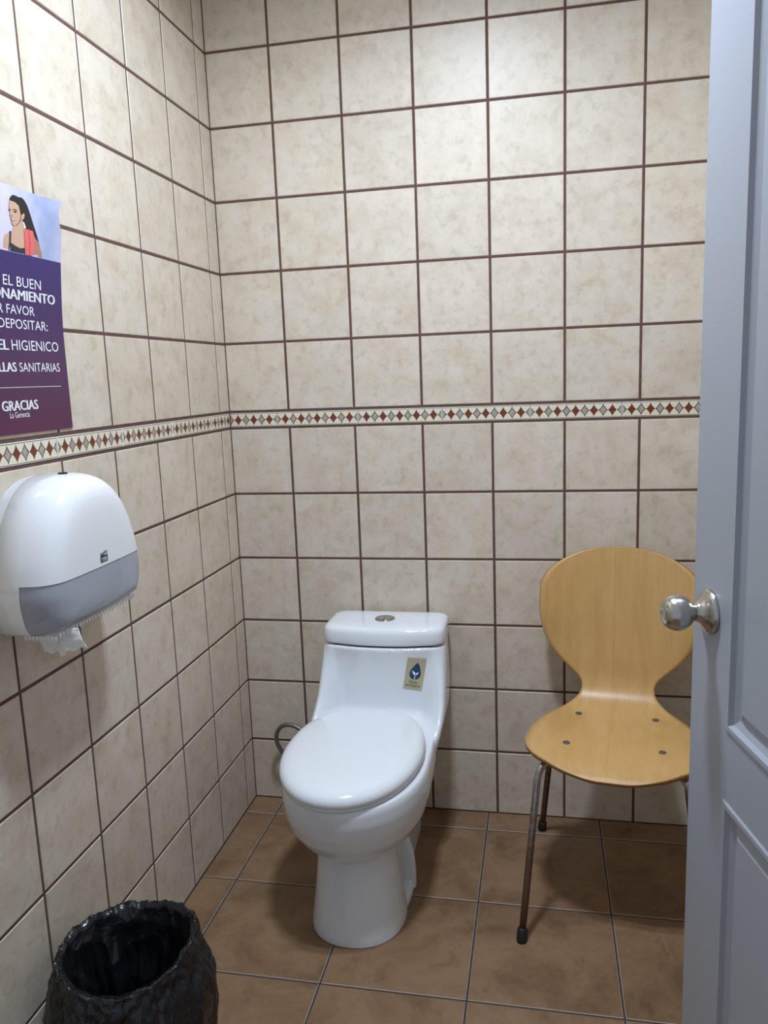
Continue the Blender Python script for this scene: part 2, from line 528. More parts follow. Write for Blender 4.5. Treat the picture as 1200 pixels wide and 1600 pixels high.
# ------------------------------------------------------------------ ceiling lamp (out of frame, lights the room)
lamp = link('ceiling_lamp', None, None, (0.72, -0.98, ROOM_Z))
tag(lamp, 'white twin-strip lamp on the ceiling above the toilet', 'lamp')
hv, hf = join(box(-0.14, 0.14, -0.11, 0.11, -0.03, -0.001), box(-0.14, -0.135, -0.11, 0.11, -0.066, -0.03), box(0.135, 0.14, -0.11, 0.11, -0.066, -0.03), box(-0.135, 0.135, -0.11, -0.105, -0.066, -0.03), box(-0.135, 0.135, 0.105, 0.11, -0.066, -0.03))
link('housing', mesh('housing', hv, hf, M['fixture']), lamp)
for yy in (-0.055, 0.055):
    link('led_strip', mesh('led_strip', [(-0.085, yy - 0.025, -0.048), (0.085, yy - 0.025, -0.048), (0.085, yy + 0.025, -0.048), (-0.085, yy + 0.025, -0.048)], [(3, 2, 1, 0)], M['lamp']), lamp)
    link('strip_base', mesh('strip_base', *box(-0.09, 0.09, yy - 0.03, yy + 0.03, -0.047, -0.03), M['fixture']), lamp)

# ------------------------------------------------------------------ door
AZ = math.radians(-11.5)
DD = Vector((math.sin(AZ), math.cos(AZ), 0))
DN = Vector((-DD.y, DD.x, 0))
EDGE = Vector((1.1645, -1.0576, 0))
DW, DH, DT = 0.80, 2.05, 0.04
HINGE = EDGE - DD * DW
# local frame: x = from free edge to hinge (s), y = into the door (thickness), z up
door = link('door_1', None, None, EDGE)
door.matrix_world = Matrix(((-DD.x, -DN.x, 0, EDGE.x), (-DD.y, -DN.y, 0, EDGE.y), (0, 0, 1, 0.0), (0, 0, 0, 1)))
struct(door, 'grey painted panel door standing open at the right', 'door')
ss = [0, 0.125, 0.360, 0.440, 0.675, 0.80]
zs = [0.012, 0.20, 0.744, 0.848, 1.90, 2.05]
V = []; F = []
for z in zs:
    for s in ss: V.append((s, 0, z))
n = len(ss)
holes = []
for j in range(len(zs) - 1):
    for i in range(n - 1):
        if i in (1, 3) and j in (1, 3):
            holes.append((ss[i], ss[i + 1], zs[j], zs[j + 1])); continue
        F.append((j * n + i, j * n + i + 1, (j + 1) * n + i + 1, (j + 1) * n + i))
bv, bf = box(0, DW, 0.012, DT, zs[0], zs[-1])
V2, F2 = join((V, F), (bv, bf))
k = len(V2)
V2 += [(0, 0, zs[0]), (DW, 0, zs[0]), (DW, 0, zs[-1]), (0, 0, zs[-1]), (0, 0.012, zs[0]), (DW, 0.012, zs[0]), (DW, 0.012, zs[-1]), (0, 0.012, zs[-1])]
F2 += [(k, k + 4, k + 5, k + 1), (k + 1, k + 5, k + 6, k + 2), (k + 2, k + 6, k + 7, k + 3), (k + 3, k + 7, k + 4, k)]
link('leaf', fixn(mesh('leaf', V2, F2, M['paint'])), door)
for (a, b, c, d) in holes:
    rs = []
    for ins, dep in ((0, 0), (0.003, -0.0025), (0.010, -0.0025), (0.014, 0.004), (0.024, 0.0085), (0.027, 0.0085), (0.040, 0.003)):
        rs.append([Vector((a + ins, dep, c + ins)), Vector((b - ins, dep, c + ins)), Vector((b - ins, dep, d - ins)), Vector((a + ins, dep, d - ins))])
    link('panel', mesh('panel', *rings(rs, False, True), M['paint']), door)
# knob: axis is local -y
kz, ks = 1.002, 0.060
def dlathe(prof, name, mat, parent, n=44):
    rs = []
    for r, h in prof:
        rs.append([Vector((ks + r * math.cos(2 * PI * k / n), -h, kz + r * math.sin(2 * PI * k / n))) for k in range(n)])
    return link(name, fixn(mesh(name, *rings(rs), mat, True)), parent)
kn = dlathe([(0.012, 0.020), (0.0125, 0.026), (0.014, 0.0268), (0.0165, 0.029), (0.0215, 0.034), (0.0250, 0.040), (0.0265, 0.047), (0.0262, 0.054), (0.0240, 0.061), (0.0195, 0.0665), (0.0120, 0.070), (0.0040, 0.0712), (0.0030, 0.0700), (0.0005, 0.0698)], 'knob', M['knob'], door)
kn['label'] = 'brushed steel round knob'
dlathe([(0.0330, 0.0), (0.0335, 0.002), (0.0330, 0.0055), (0.0300, 0.0080), (0.0235, 0.0110), (0.0175, 0.0155), (0.0140, 0.0205), (0.0128, 0.0245), (0.0110, 0.0247)], 'rosette', M['knob'], kn)

# ------------------------------------------------------------------ toilet
TX = 0.474
toilet = link('toilet', None, None, (TX, 0, 0))
tag(toilet, 'white one-piece ceramic toilet with closed lid against back wall', 'toilet')
NR = 64
def egg(z, xc, yc, wd, front, back, nf=2.0, nb=2.6):
    out = []
    for k in range(NR):
        t = 2 * PI * k / NR
        s, c = math.sin(t), math.cos(t)
        e = nf if c > 0 else nb
        ln = (yc - front) if c > 0 else (back - yc)
        x = wd * math.copysign(abs(s) ** (2 / e), s)
        y = -ln * math.copysign(abs(c) ** (2 / e), c)
        out.append(Vector((xc + x, yc + y, z)))
    return out
lx = -0.014
bowl = []
for z, wd, fr in ((0.196, 0.100, -0.600), (0.206, 0.112, -0.618), (0.220, 0.132, -0.640), (0.245, 0.158, -0.667), (0.275, 0.175, -0.688), (0.31, 0.184, -0.702), (0.345, 0.187, -0.709), (0.375, 0.186, -0.709), (0.390, 0.181, -0.704)):
    bowl.append(egg(z, -0.005, -0.46, wd, fr, -0.10 if z > 0.24 else -0.13, 2.05, 3.2))
vb = rings(bowl)
col = []
for z, wd, fr in ((-0.02, 0.121, -0.650), (0.012, 0.120, -0.649), (0.06, 0.113, -0.638), (0.12, 0.106, -0.622), (0.17, 0.102, -0.608), (0.215, 0.104, -0.600)):
    col.append(egg(z, 0, -0.515, wd, fr, -0.468, 2.2, 4.5))
vc = rings(col)
rear = []
for z, wd in ((-0.02, 0.098), (0.08, 0.096), (0.16, 0.096), (0.21, 0.110), (0.25, 0.138)):
    rear.append(egg(z, 0, -0.22, wd, -0.385, -0.04, 5.0, 6.0))
flange = []
for z, wd in ((-0.02, 0.1265), (0.04, 0.127), (0.08, 0.125), (0.11, 0.120), (0.135, 0.112), (0.16, 0.099), (0.19, 0.08)):
    flange.append(egg(z, 0, -0.392, wd, -0.404, -0.376, 6.0, 6.0))
vr = rings(rear)
core = [egg(-0.02, 0, -0.30, 0.080, -0.48, -0.05, 3, 4), egg(0.24, 0, -0.30, 0.10, -0.48, -0.05, 3, 4)]
foot = [egg(-0.02, 0, -0.40, 0.1225, -0.648, -0.376, 2.3, 6), egg(0.010, 0, -0.40, 0.1215, -0.646, -0.376, 2.3, 6), egg(0.016, 0, -0.40, 0.114, -0.638, -0.38, 2.3, 4.5)]
def tank_ring(z):
    c = sinterp([(0.20, 0.0), (0.39, 0.004), (0.45, 0.010), (0.61, 0.014)], z)
    wr = sinterp([(0.20, 0.120), (0.26, 0.148), (0.33, 0.170), (0.375, 0.183), (0.41, 0.188), (0.45, 0.187), (0.52, 0.184), (0.60, 0.179)], z)
    yr = sinterp([(0.20, -0.24), (0.30, -0.30), (0.36, -0.325), (0.39, -0.312), (0.42, -0.275), (0.46, -0.238), (0.52, -0.212), (0.57, -0.197), (0.60, -0.187)], z)
    yc = sinterp([(0.20, -0.26), (0.34, -0.33), (0.385, -0.30), (0.41, -0.222), (0.44, -0.206), (0.50, -0.204), (0.56, -0.208), (0.60, -0.2145)], z)
    cv = 0.020 * smoothstep(0.46, 0.60, z)
    ip = sinterp([(0.20, 0.11), (0.40, 0.122), (0.50, 0.130), (0.61, 0.138)], z)
    wb = wr * 0.96
    half = [(0, yc), (ip * 0.45, yc + 0.001 + cv * 0.17), (ip * 0.85, yc + 0.003 + cv * 0.6), (ip, yc + (yr - yc) * 0.10 + 0.002 + cv * 0.8), (ip + (wr - ip) * 0.45, yc + (yr - yc) * 0.58 + cv * 0.5), (wr - 0.013, yr + cv * 0.5), (wr - 0.004, yr + 0.008 + cv * 0.6), (wr, yr + 0.026 + cv * 0.6), (wr - 0.002, -0.12), (wb, -0.05), (wb - 0.004, -0.028), (wb - 0.02, -0.018), (0, -0.018)]
    ring = [Vector((c + x, y, z)) for x, y in half] + [Vector((c - x, y, z)) for x, y in half[-2:0:-1]]
    return ring
vt = rings([tank_ring(0.20 + 0.402 * i / 40) for i in range(41)])
V, F = join(vb, vc, vr, rings(flange), rings(core), rings(foot), vt)
body_me = fixn(mesh('body', V, F, M['ceramic'], True))
body = link('body', body_me, toilet)
rm = body.modifiers.new('remesh', 'REMESH'); rm.mode = 'VOXEL'; rm.voxel_size = 0.0045; rm.use_smooth_shade = True
sm = body.modifiers.new('smooth', 'SMOOTH'); sm.factor = 0.5; sm.iterations = 6
dg = bpy.context.evaluated_depsgraph_get(); dg.update()
ev = bpy.data.meshes.new_from_object(body.evaluated_get(dg))
body.modifiers.clear()
body.data = ev; ev.name = 'body'
for v_ in ev.vertices:
    if v_.co.z < 0.0012: v_.co.z = 0.0012
if not ev.materials: ev.materials.append(M['ceramic'])
for p in ev.polygons: p.use_smooth = True
bvh = BVHTree.FromPolygons([v.co.copy() for v in ev.vertices], [tuple(p.vertices) for p in ev.polygons])

# tank lid
def lid_ring(z, hw, yf, yfc, yb, r, cx):
    pts = []
    N = 14
    # front edge convex from left corner to right corner, rounded corners, straight back
    def yfront(x): return yfc + (yf - yfc) * (abs(x) / hw) ** 2.2
    fr = []
    for i in range(N + 1):
        x = -hw + r + (2 * (hw - r)) * i / N
        fr.append((x, yfront(x)))
    y0 = yfront(hw - r)
    cr = [(hw - r + r * math.sin(a), y0 + r * 0.8 - r * 0.8 * math.cos(a)) for a in (0.3, 0.6, 0.9, 1.2, 1.5)]
    bk = [(hw, yb + 0.03), (hw - 0.006, yb + 0.0105), (hw - 0.024, yb), (0.06, yb), (-0.06, yb), (-hw + 0.024, yb), (-hw + 0.006, yb + 0.0105 ), (-hw, yb + 0.03)]
    bk = [(x, (2 * yb - y) if False else y) for x, y in bk]
    cl = [(-x, y) for x, y in reversed(cr)]
    bk = [(hw, yb - 0.03), (hw - 0.006, yb - 0.0105), (hw - 0.024, yb), (0.06, yb), (-0.06, yb), (-hw + 0.024, yb), (-hw + 0.006, yb - 0.0105), (-hw, yb - 0.03)]
    for x, y in fr + cr + bk + cl: pts.append(Vector((cx + x, y, z)))
    return pts
cx = 0.014
lr = [lid_ring(0.6065, 0.172, -0.172, -0.204, -0.016, 0.045, cx), lid_ring(0.6085, 0.1765, -0.177, -0.209, -0.013, 0.046, cx), lid_ring(0.615, 0.178, -0.179, -0.211, -0.012, 0.046, cx),
      lid_ring(0.640, 0.176, -0.177, -0.208, -0.014, 0.046, cx), lid_ring(0.650, 0.174, -0.175, -0.205, -0.017, 0.046, cx), lid_ring(0.655, 0.167, -0.167, -0.197, -0.023, 0.045, cx), lid_ring(0.6572, 0.155, -0.155, -0.185, -0.035, 0.042, cx), lid_ring(0.658, 0.10, -0.125, -0.150, -0.065, 0.03, cx)]
tank_lid = link('tank_lid', mesh('tank_lid', *rings(lr), M['ceramic'], True), toilet)
gr = [lid_ring(0.590, 0.168, -0.168, -0.1995, -0.02, 0.044, cx), lid_ring(0.6068, 0.168, -0.168, -0.1995, -0.02, 0.044, cx)]
link('lid_gap_shade', mesh('lid_gap_shade', *rings(gr), M['gap'], False), toilet)  # black filler ring, paints the shade in the gap under the tank lid
# flush button
bx, by = 0.009, -0.108
def disc(cx_, cy_, prof, n=32, sx=1.0, half=None):
    rs = []
    for r, h in prof:
        rs.append([Vector((cx_ + sx * r * math.cos(2 * PI * k / n), cy_ + r * math.sin(2 * PI * k / n), h)) for k in range(n)])
    return rings(rs)
fb = link('flush_button', mesh('flush_button', *disc(bx, by, [(0.030, 0.655), (0.030, 0.6590), (0.0285, 0.6605), (0.0255, 0.6607), (0.0250, 0.6596)]), M['chrome'], True), tank_lid)
fb['label'] = 'round chrome dual flush button'
for sgn in (-1, 1):
    pts0 = []; pts1 = []
    for k in range(17):
        a = PI / 2 - PI * k / 16
        pts0.append(Vector((bx + sgn * (0.0012 + 0.023 * math.cos(a)), by + 0.0236 * math.sin(a), 0.659)))
        pts1.append(Vector((bx + sgn * (0.0016 + 0.0222 * math.cos(a)), by + 0.0228 * math.sin(a), 0.6618)))
    link('button_half', fixn(mesh('button_half', *rings([pts0, pts1]), M['chrome'], False)), tank_lid)

# seat and lid
def seat_ring(z, ins, yb=-0.222):
    out = []
    N = 80
    yc, wd, af = -0.445, 0.1815 - ins, 0.274 - ins
    for k in range(N):
        t = 2 * PI * k / N
        s, c = math.sin(t), math.cos(t)
        if c > 0:
            x = wd * math.copysign(abs(s) ** (2 / 2.06), s); y = -af * abs(c) ** (2 / 2.06)
        else:
            e = 3.4
            x = wd * math.copysign(abs(s) ** (2 / e), s); y = (yb - ins * 0.6 - yc) * abs(c) ** (2 / e)
            # taper towards the hinges
            x *= 1 - 0.20 * (abs(y) / (yb - yc)) ** 1.6
        out.append(Vector((lx + x, yc + y, z)))
    return out
link('seat_ring', fixn(mesh('seat_ring', *rings([seat_ring(0.389, 0.010), seat_ring(0.391, 0.006), seat_ring(0.398, 0.0055), seat_ring(0.3995, 0.009)]), M['seat'], True)), toilet)
sl = []
for z, ins in ((0.3995, 0.008), (0.4005, 0.003), (0.404, 0.0005), (0.411, 0.0), (0.418, 0.002), (0.425, 0.008), (0.4305, 0.018), (0.434, 0.032), (0.4365, 0.055), (0.438, 0.09), (0.4385, 0.13)):
    sl.append(seat_ring(z, ins))
link('seat_lid', fixn(mesh('seat_lid', *rings(sl), M['seat'], True)), toilet)
for sgn in (-1, 1):
    link('hinge', mesh('hinge', *tube([(lx + sgn * 0.06, -0.222, 0.405), (lx + sgn * 0.075, -0.222, 0.405), (lx + sgn * 0.09, -0.222, 0.405)], 0.010, 14), M['seat'], True), toilet)

# sticker on the tank front
def on_tank(x, z, off):
    h = bvh.ray_cast(Vector((x, -0.6, z)), Vector((0, 1, 0)))
    y = h[0].y if h[0] else -0.2
    return Vector((x, y - off, z))
ST = [pix_hit(u, v, 1, -0.203) for u, v in ((629.5, 1075.2), (658.5, 1079.7), (666.0, 1031.2), (637.2, 1027.5))]   # BL BR TR TL
ST = [(p.x - TX, p.z) for p in ST]
def stk(a, b):
    x = (1-a)*(1-b)*ST[0][0] + a*(1-b)*ST[1][0] + a*b*ST[2][0] + (1-a)*b*ST[3][0]
    z = (1-a)*(1-b)*ST[0][1] + a*(1-b)*ST[1][1] + a*b*ST[2][1] + (1-a)*b*ST[3][1]
    return x, z
def sticker_shape(name, pts, mat, off, parent):
    V = [on_tank(*stk(a, b), off) for a, b in pts]
    return link(name, mesh(name, V, [tuple(range(len(V)))], mat), parent)
GR = 6
V = [on_tank(*stk(i / GR, j / GR), 0.0012) for j in range(GR + 1) for i in range(GR + 1)]
F = [(j * (GR + 1) + i, j * (GR + 1) + i + 1, (j + 1) * (GR + 1) + i + 1, (j + 1) * (GR + 1) + i) for j in range(GR) for i in range(GR)]
sticker = link('sticker', mesh('sticker', V, F, M['sticker']), toilet)
sticker['label'] = 'tan eco sticker with a blue water drop'
drop = []
for k in range(40):
    t = 2 * PI * k / 40
    r = 0.385
    x = r * math.sin(t) * (math.sin(t / 2) ** 1.1)
    y = math.cos(t)
    drop.append((0.52 + x * 1.02 + 0.06 * max(0, y), 0.595 + 0.275 * y))
sticker_shape('drop_print', drop, M['blue'], 0.0017, sticker)
sticker_shape('stem_print', [(0.505, 0.325), (0.545, 0.325), (0.55, 0.45), (0.53, 0.53), (0.51, 0.53), (0.52, 0.45)], M['textwhite'], 0.0021, sticker)
sticker_shape('leaf_print', [(0.50, 0.46), (0.53, 0.50), (0.52, 0.54), (0.40, 0.585), (0.34, 0.60), (0.38, 0.53), (0.43, 0.48)], M['textwhite'], 0.0021, sticker)
sticker_shape('leaf_print', [(0.56, 0.47), (0.63, 0.47), (0.67, 0.52), (0.70, 0.555), (0.62, 0.55), (0.57, 0.51)], M['textwhite'], 0.0021, sticker)
for s, a0, b0, ww, hh in (('Grado', 0.27, 0.20, 0.46, 0.085), ('ecológico', 0.10, 0.075, 0.78, 0.10)):
    tv, tf = fit_text(s, 0.012, ww, hh)
    V = [on_tank(*stk(a0 + x, b0 + y), 0.0018) for x, y in tv]
    link('lettering', mesh('lettering', V, tf, M['green']), sticker)

# ------------------------------------------------------------------ water hose beside the toilet
hose = link('supply_hose', None, None, (0.2, -0.05, 0))
tag(hose, 'grey braided water supply hose looping behind the toilet', 'hose')
hp = [(0.245, -0.062, 0.215), (0.205, -0.062, 0.262), (0.165, -0.058, 0.283), (0.128, -0.055, 0.280), (0.106, -0.054, 0.252), (0.108, -0.054, 0.214), (0.135, -0.050, 0.172), (0.185, -0.042, 0.150), (0.225, -0.035, 0.150)]
hp = [(a - 0.2, b + 0.05, c) for a, b, c in hp]
link('hose', mesh('hose', *tube(catmull(hp, 8), 0.0068, 12), M['hose'], True), hose)
link('nut', mesh('nut', *tube([(0.022, 0.016, 0.150), (0.045, 0.014, 0.150)], 0.011, 6), M['chrome']), hose)
link('valve', mesh('valve', *tube([(0.045, 0.014, 0.150), (0.058, 0.014, 0.150), (0.062, 0.03, 0.150), (0.062, 0.0495, 0.150)], 0.010, 14), M['chrome'], True), hose)

# ------------------------------------------------------------------ chair
CH = link('plywood_chair', None, None, (1.118, -0.325, 0), math.radians(-7))
tag(CH, 'honey plywood chair with rounded back and tube legs behind door', 'chair')
prof = catmull([(0, -0.232, 0.420), (0, -0.212, 0.430), (0, -0.17, 0.4385), (0, -0.08, 0.441), (0, 0.02, 0.436), (0, 0.10, 0.436), (0, 0.145, 0.447), (0, 0.176, 0.470), (0, 0.194, 0.503), (0, 0.204, 0.55), (0, 0.220, 0.63), (0, 0.238, 0.75), (0, 0.254, 0.869)], 10)
# resample by arclength with finer ends
acc = [0.0]
for a, b in zip(prof, prof[1:]): acc.append(acc[-1] + (b - a).length)
L = acc[-1]
def at_len(s):
    for i in range(len(acc) - 1):
        if s <= acc[i + 1]:
            t = (s - acc[i]) / (acc[i + 1] - acc[i]); return prof[i].lerp(prof[i + 1], t)
    return prof[-1]
def seat_hw(y):
    if y < -0.085: return 0.216 * math.sqrt(max(0, 1 - ((y + 0.085) / 0.1475) ** 2)) ** 0.84
    return sinterp([(-0.085, 0.216), (-0.02, 0.2125), (0.03, 0.203), (0.08, 0.182), (0.115, 0.158), (0.143, 0.130), (0.163, 0.110), (0.176, 0.099)], y)
def back_hw(z):
    if z > 0.752: return 0.212 * math.sqrt(max(0, 1 - ((z - 0.752) / 0.1172) ** 2)) ** 0.98
    return sinterp([(0.450, 0.110), (0.470, 0.099), (0.486, 0.0955), (0.503, 0.102), (0.524, 0.124), (0.550, 0.153), (0.585, 0.182), (0.62, 0.199), (0.66, 0.209), (0.71, 0.213), (0.752, 0.212)], z)
NS, NW = 110, 24
V = []; F = []
for i in range(NS + 1):
    q = i / NS
    s = L * (q - math.sin(2 * PI * q) / (2 * PI) * 0.82)
    p = at_len(min(max(s, 0.0003), L - 0.0003))
    hw = seat_hw(p.y) if p.z < 0.470 and p.y < 0.19 else back_hw(p.z)
    hw = max(hw, 0.004)
    bk = smoothstep(0.47, 0.70, p.z)
    st = smoothstep(0.15, 0.02, p.y) * (1 - bk) if p.z < 0.45 else 0
    for j in range(NW + 1):
        f_ = -1 + 2 * j / NW
        x = hw * f_
        y = p.y - bk * 0.030 * (x / 0.2) ** 2
        z = p.z + st * (0.010 * (x / 0.2) ** 2 - 0.010 * max(0, abs(x) - 0.15) / 0.06)
        V.append((x, y, z))
for i in range(NS):
    for j in range(NW):
        a = i * (NW + 1) + j
        F.append((a, a + 1, a + NW + 2, a + NW + 1))
shell = link('seat_shell', mesh('seat_shell', V, F, [M['wood'], M['ply']], True), CH)
so = shell.modifiers.new('thick', 'SOLIDIFY'); so.thickness = 0.011; so.offset = -1; so.material_offset_rim = 1; so.use_even_offset = False
shell['label'] = 'one-piece bent honey plywood seat and back'
def seat_z(x, y):
    best = min(prof, key=lambda p: abs(p.y - y) + (10 if p.z > 0.465 else 0))
    i = prof.index(best)
    return best.z + smoothstep(0.15, 0.02, y) * 0.010 * (x / 0.2) ** 2
for x, y in ((-0.098, 0.098), (0.100, 0.100), (-0.113, -0.100), (0.113, -0.099)):
    z = seat_z(x, y)
    link('bolt', mesh('bolt', *[[(Vector(v) + Vector((x, y, z))) for v in lathe([(0.0088, -0.002), (0.0088, 0.0012), (0.0076, 0.0022), (0.003, 0.0026)], 20)[0]], lathe([(0.0088, -0.002), (0.0088, 0.0012), (0.0076, 0.0022), (0.003, 0.0026)], 20)[1]], M['bolt'], True), CH)
def leg(sx, foot_xy, knee, inner):
    fx, fy = foot_xy
    ft = Vector((sx * fx, fy, 0.0)); kn_ = Vector((sx * knee[0], knee[1], knee[2])); inn = Vector((sx * inner[0], inner[1], inner[2]))
    d1 = (kn_ - ft).normalized(); d2 = (inn - kn_).normalized()
    a = kn_ - d1 * 0.045; b = kn_ + d2 * 0.045
    pts = [ft + d1 * 0.012, ft.lerp(a, 0.33), ft.lerp(a, 0.66), a]
    for k in range(1, 8):
        t = k / 8
        pts.append((1 - t) ** 2 * a + 2 * t * (1 - t) * kn_ + t * t * b)
    pts += [b, b.lerp(inn, 0.5), inn]
    lg = link('leg', mesh('leg', *tube(pts, 0.0086, 16), M['leg'], True), CH)
    lg['label'] = 'tarnished chrome tube leg'
    c0 = ft + d1 * 0.0; 
    cap = [ft, ft + d1 * 0.006, ft + d1 * 0.030, ft + d1 * 0.034]
    link('foot_cap', mesh('foot_cap', *tube([Vector((p.x, p.y, max(p.z, 0.0))) for p in cap], [0.0115, 0.0128, 0.0122, 0.0095], 16), M['rubber'], True), lg)
for sx in (-1, 1):
    leg(sx, (0.203, -0.268), (0.172, -0.168, 0.418), (0.045, -0.06, 0.416))
    leg(sx, (0.214, 0.225), (0.165, 0.110, 0.412), (0.045, 0.045, 0.416))
pm = [Vector(v) for v in lathe([(0.085, 0.4075), (0.085, 0.4235), (0.06, 0.4245)], 28)[0]]
link('mount_plate', mesh('mount_plate', pm, lathe([(0.085, 0.4075), (0.085, 0.4235), (0.06, 0.4245)], 28)[1], M['rubber']), CH)

# ------------------------------------------------------------------ paper dispenser on the left wall
DYC, DZC = -0.985, 1.03
disp = link('toilet_paper_dispenser', None, None, (0, DYC, 0))
tag(disp, 'white jumbo toilet paper dispenser with smoky window on left wall', 'paper dispenser')
half = [(0.0, 1.2035), (0.03, 1.2020), (0.06, 1.1945), (0.088, 1.1790), (0.112, 1.1560), (0.132, 1.1270), (0.148, 1.0940), (0.160, 1.0600), (0.167, 1.03)]
halfl = [(0.170, 1.005), (0.1685, 0.985), (0.163, 0.960), (0.154, 0.943), (0.146, 0.9365), (0.13, 0.9335), (0.07, 0.9290), (0.0, 0.9270)]
hc = [(p.x, p.y) for p in catmull([(a, b, 0) for a, b in half], 4)]
lc = [(p.x, p.y) for p in catmull([(a, b, 0) for a, b in [half[-1]] + halfl], 4)][1:]
right = hc + lc
outline = right + [(-a, b) for a, b in right[-2:0:-1]]     # clockwise from top
NO = len(outline)
iw = len(hc) - 1
def dring(x, ins):
    k = 1 - ins / 0.155
    return [Vector((x, a * k, DZC + (b - DZC) * k)) for a, b in outline]
link('back_plate', fixn(mesh('back_plate', *rings([dring(0.0005, 0.004), dring(0.022, 0.003)]), M['backplate'])), disp)
drs = [dring(0.0240, 0.002), dring(0.0245, 0.0), dring(0.072, 0.001), dring(0.088, 0.003), dring(0.101, 0.0065), dring(0.112, 0.012), dring(0.121, 0.020), dring(0.1275, 0.030), dring(0.1310, 0.043), dring(0.1330, 0.062), dring(0.1340, 0.09), dring(0.1345, 0.125)]
VV = [p for r in drs for p in r]
upper = set(list(range(0, iw + 1)) + list(range(NO - iw, NO)))
FC, FWn = [], []
for i in range(len(drs) - 1):
    for k in range(NO):
        k2 = (k + 1) % NO
        q = (i * NO + k, i * NO + k2, (i + 1) * NO + k2, (i + 1) * NO + k)
        low = not (k in upper and k2 in upper)
        (FWn if (low and i >= 2) else FC).append(q)
base = (len(drs) - 1) * NO
FC.append(tuple(base + k for k in list(range(NO - iw, NO)) + list(range(0, iw + 1))))
FWn.append(tuple(base + k for k in range(iw, NO - iw + 1)))
def used(V, F):
    ids = sorted({i for f_ in F for i in f_}); mp = {a: b for b, a in enumerate(ids)}
    return [V[i] for i in ids], [tuple(mp[i] for i in f_) for f_ in F]
cover = link('cover', fixn(mesh('cover', *used(VV, FC), M['white'], True)), disp)
wv, wf = used(VV, FWn)
wv = [Vector((p.x - 0.0010, p.y * 0.9955, DZC - 0.0009 + (p.z - DZC) * 0.995)) for p in wv]
win = link('window', fixn(mesh('window', wv, wf, M['window'], True)), disp)
win['label'] = 'smoky grey translucent window'
link('seam', fixn(mesh('seam', *rings([dring(0.0210, 0.0045), dring(0.0245, 0.0045)]), M['gap'])), disp)
# lock on top
link('lock', mesh('lock', *[[Vector((0.066 + v[0] * 1.0, v[1], v[2])) for v in lathe([(0.0085, 1.1985), (0.0085, 1.2045), (0.006, 1.205)], 20)[0]], lathe([(0.0085, 1.1985), (0.0085, 1.2045), (0.006, 1.205)], 20)[1]], M['ink']), disp)
# teeth along near end and front bottom edge
tv, tf = [], []
path = [Vector((0.050 + 0.0073 * i, -0.134 - 0.0, 0.934)) for i in range(9)] + [Vector((0.113, -0.128 + 0.0102 * i, 0.9385)) for i in range(26)]
for i, p in enumerate(path):
    dirv = (path[min(i + 1, len(path) - 1)] - path[max(i - 1, 0)]).normalized()
    nrm = dirv.cross(Vector((0, 0, 1)))
    b0 = len(tv)
    hw = 0.0030
    for off in (-0.0008, 0.0008):
        tv += [p - dirv * hw + nrm * off, p + dirv * hw + nrm * off, p + dirv * hw * 0.75 + Vector((0, 0, -0.006)) + nrm * off, p + Vector((0, 0, -0.0095)) + nrm * off, p - dirv * hw * 0.75 + Vector((0, 0, -0.006)) + nrm * off]
    tf += [tuple(b0 + q for q in (0, 1, 2, 3, 4)), tuple(b0 + 5 + q for q in (4, 3, 2, 1, 0))]
    for q in range(5): tf.append((b0 + q, b0 + (q + 1) % 5, b0 + 5 + (q + 1) % 5, b0 + 5 + q))
te = link('tear_teeth', fixn(mesh('tear_teeth', tv, tf, M['white'])), disp)
te['label'] = 'white serrated tear edge'
# roll inside and the hanging sheet
roll = lathe([(0.03, 0.008), (0.082, 0.008), (0.082, 0.098), (0.03, 0.098)], 48, 'x')
link('paper_roll', mesh('paper_roll', [Vector((v.x, v.y, v.z + 1.045)) for v in roll[0]], roll[1], M['paper'], False), disp)
core_l = lathe([(0.028, 0.006), (0.028, 0.104), (0.020, 0.106)], 32, 'x')
link('roll_hub', mesh('roll_hub', [Vector((v.x, v.y, v.z + 1.045)) for v in core_l[0]], core_l[1], M['backplate'], True), disp)
V = []; F = []
NX, NZ = 26, 12
for j in range(NZ + 1):
    for i in range(NX + 1):
        a, b = i / NX, j / NZ
        x = 0.045 + 0.088 * a + 0.012 * b
        torn = 0.0025 * math.sin(a * 23) + 0.0030 * noise.noise(Vector((a * 9, 3.1, 0))) - (0.006 if 0.42 < a < 0.56 else 0)
        bottom = 0.889 + 0.014 * a + torn
        z = 0.940 * (1 - b) + bottom * b
        y = -1.088 - DYC + 0.006 * math.sin(a * 5 + b * 2) * b + 0.004 * noise.noise(Vector((a * 4, b * 3, 7)))
        V.append((x, y, z))
for j in range(NZ):
    for i in range(NX):
        q = j * (NX + 1) + i
        F.append((q, q + 1, q + NX + 2, q + NX + 1))
pp = link('hanging_sheet', mesh('hanging_sheet', V, F, M['paper'], True), disp)
so = pp.modifiers.new('thick', 'SOLIDIFY'); so.thickness = 0.0004
pp['label'] = 'torn end of white toilet paper'
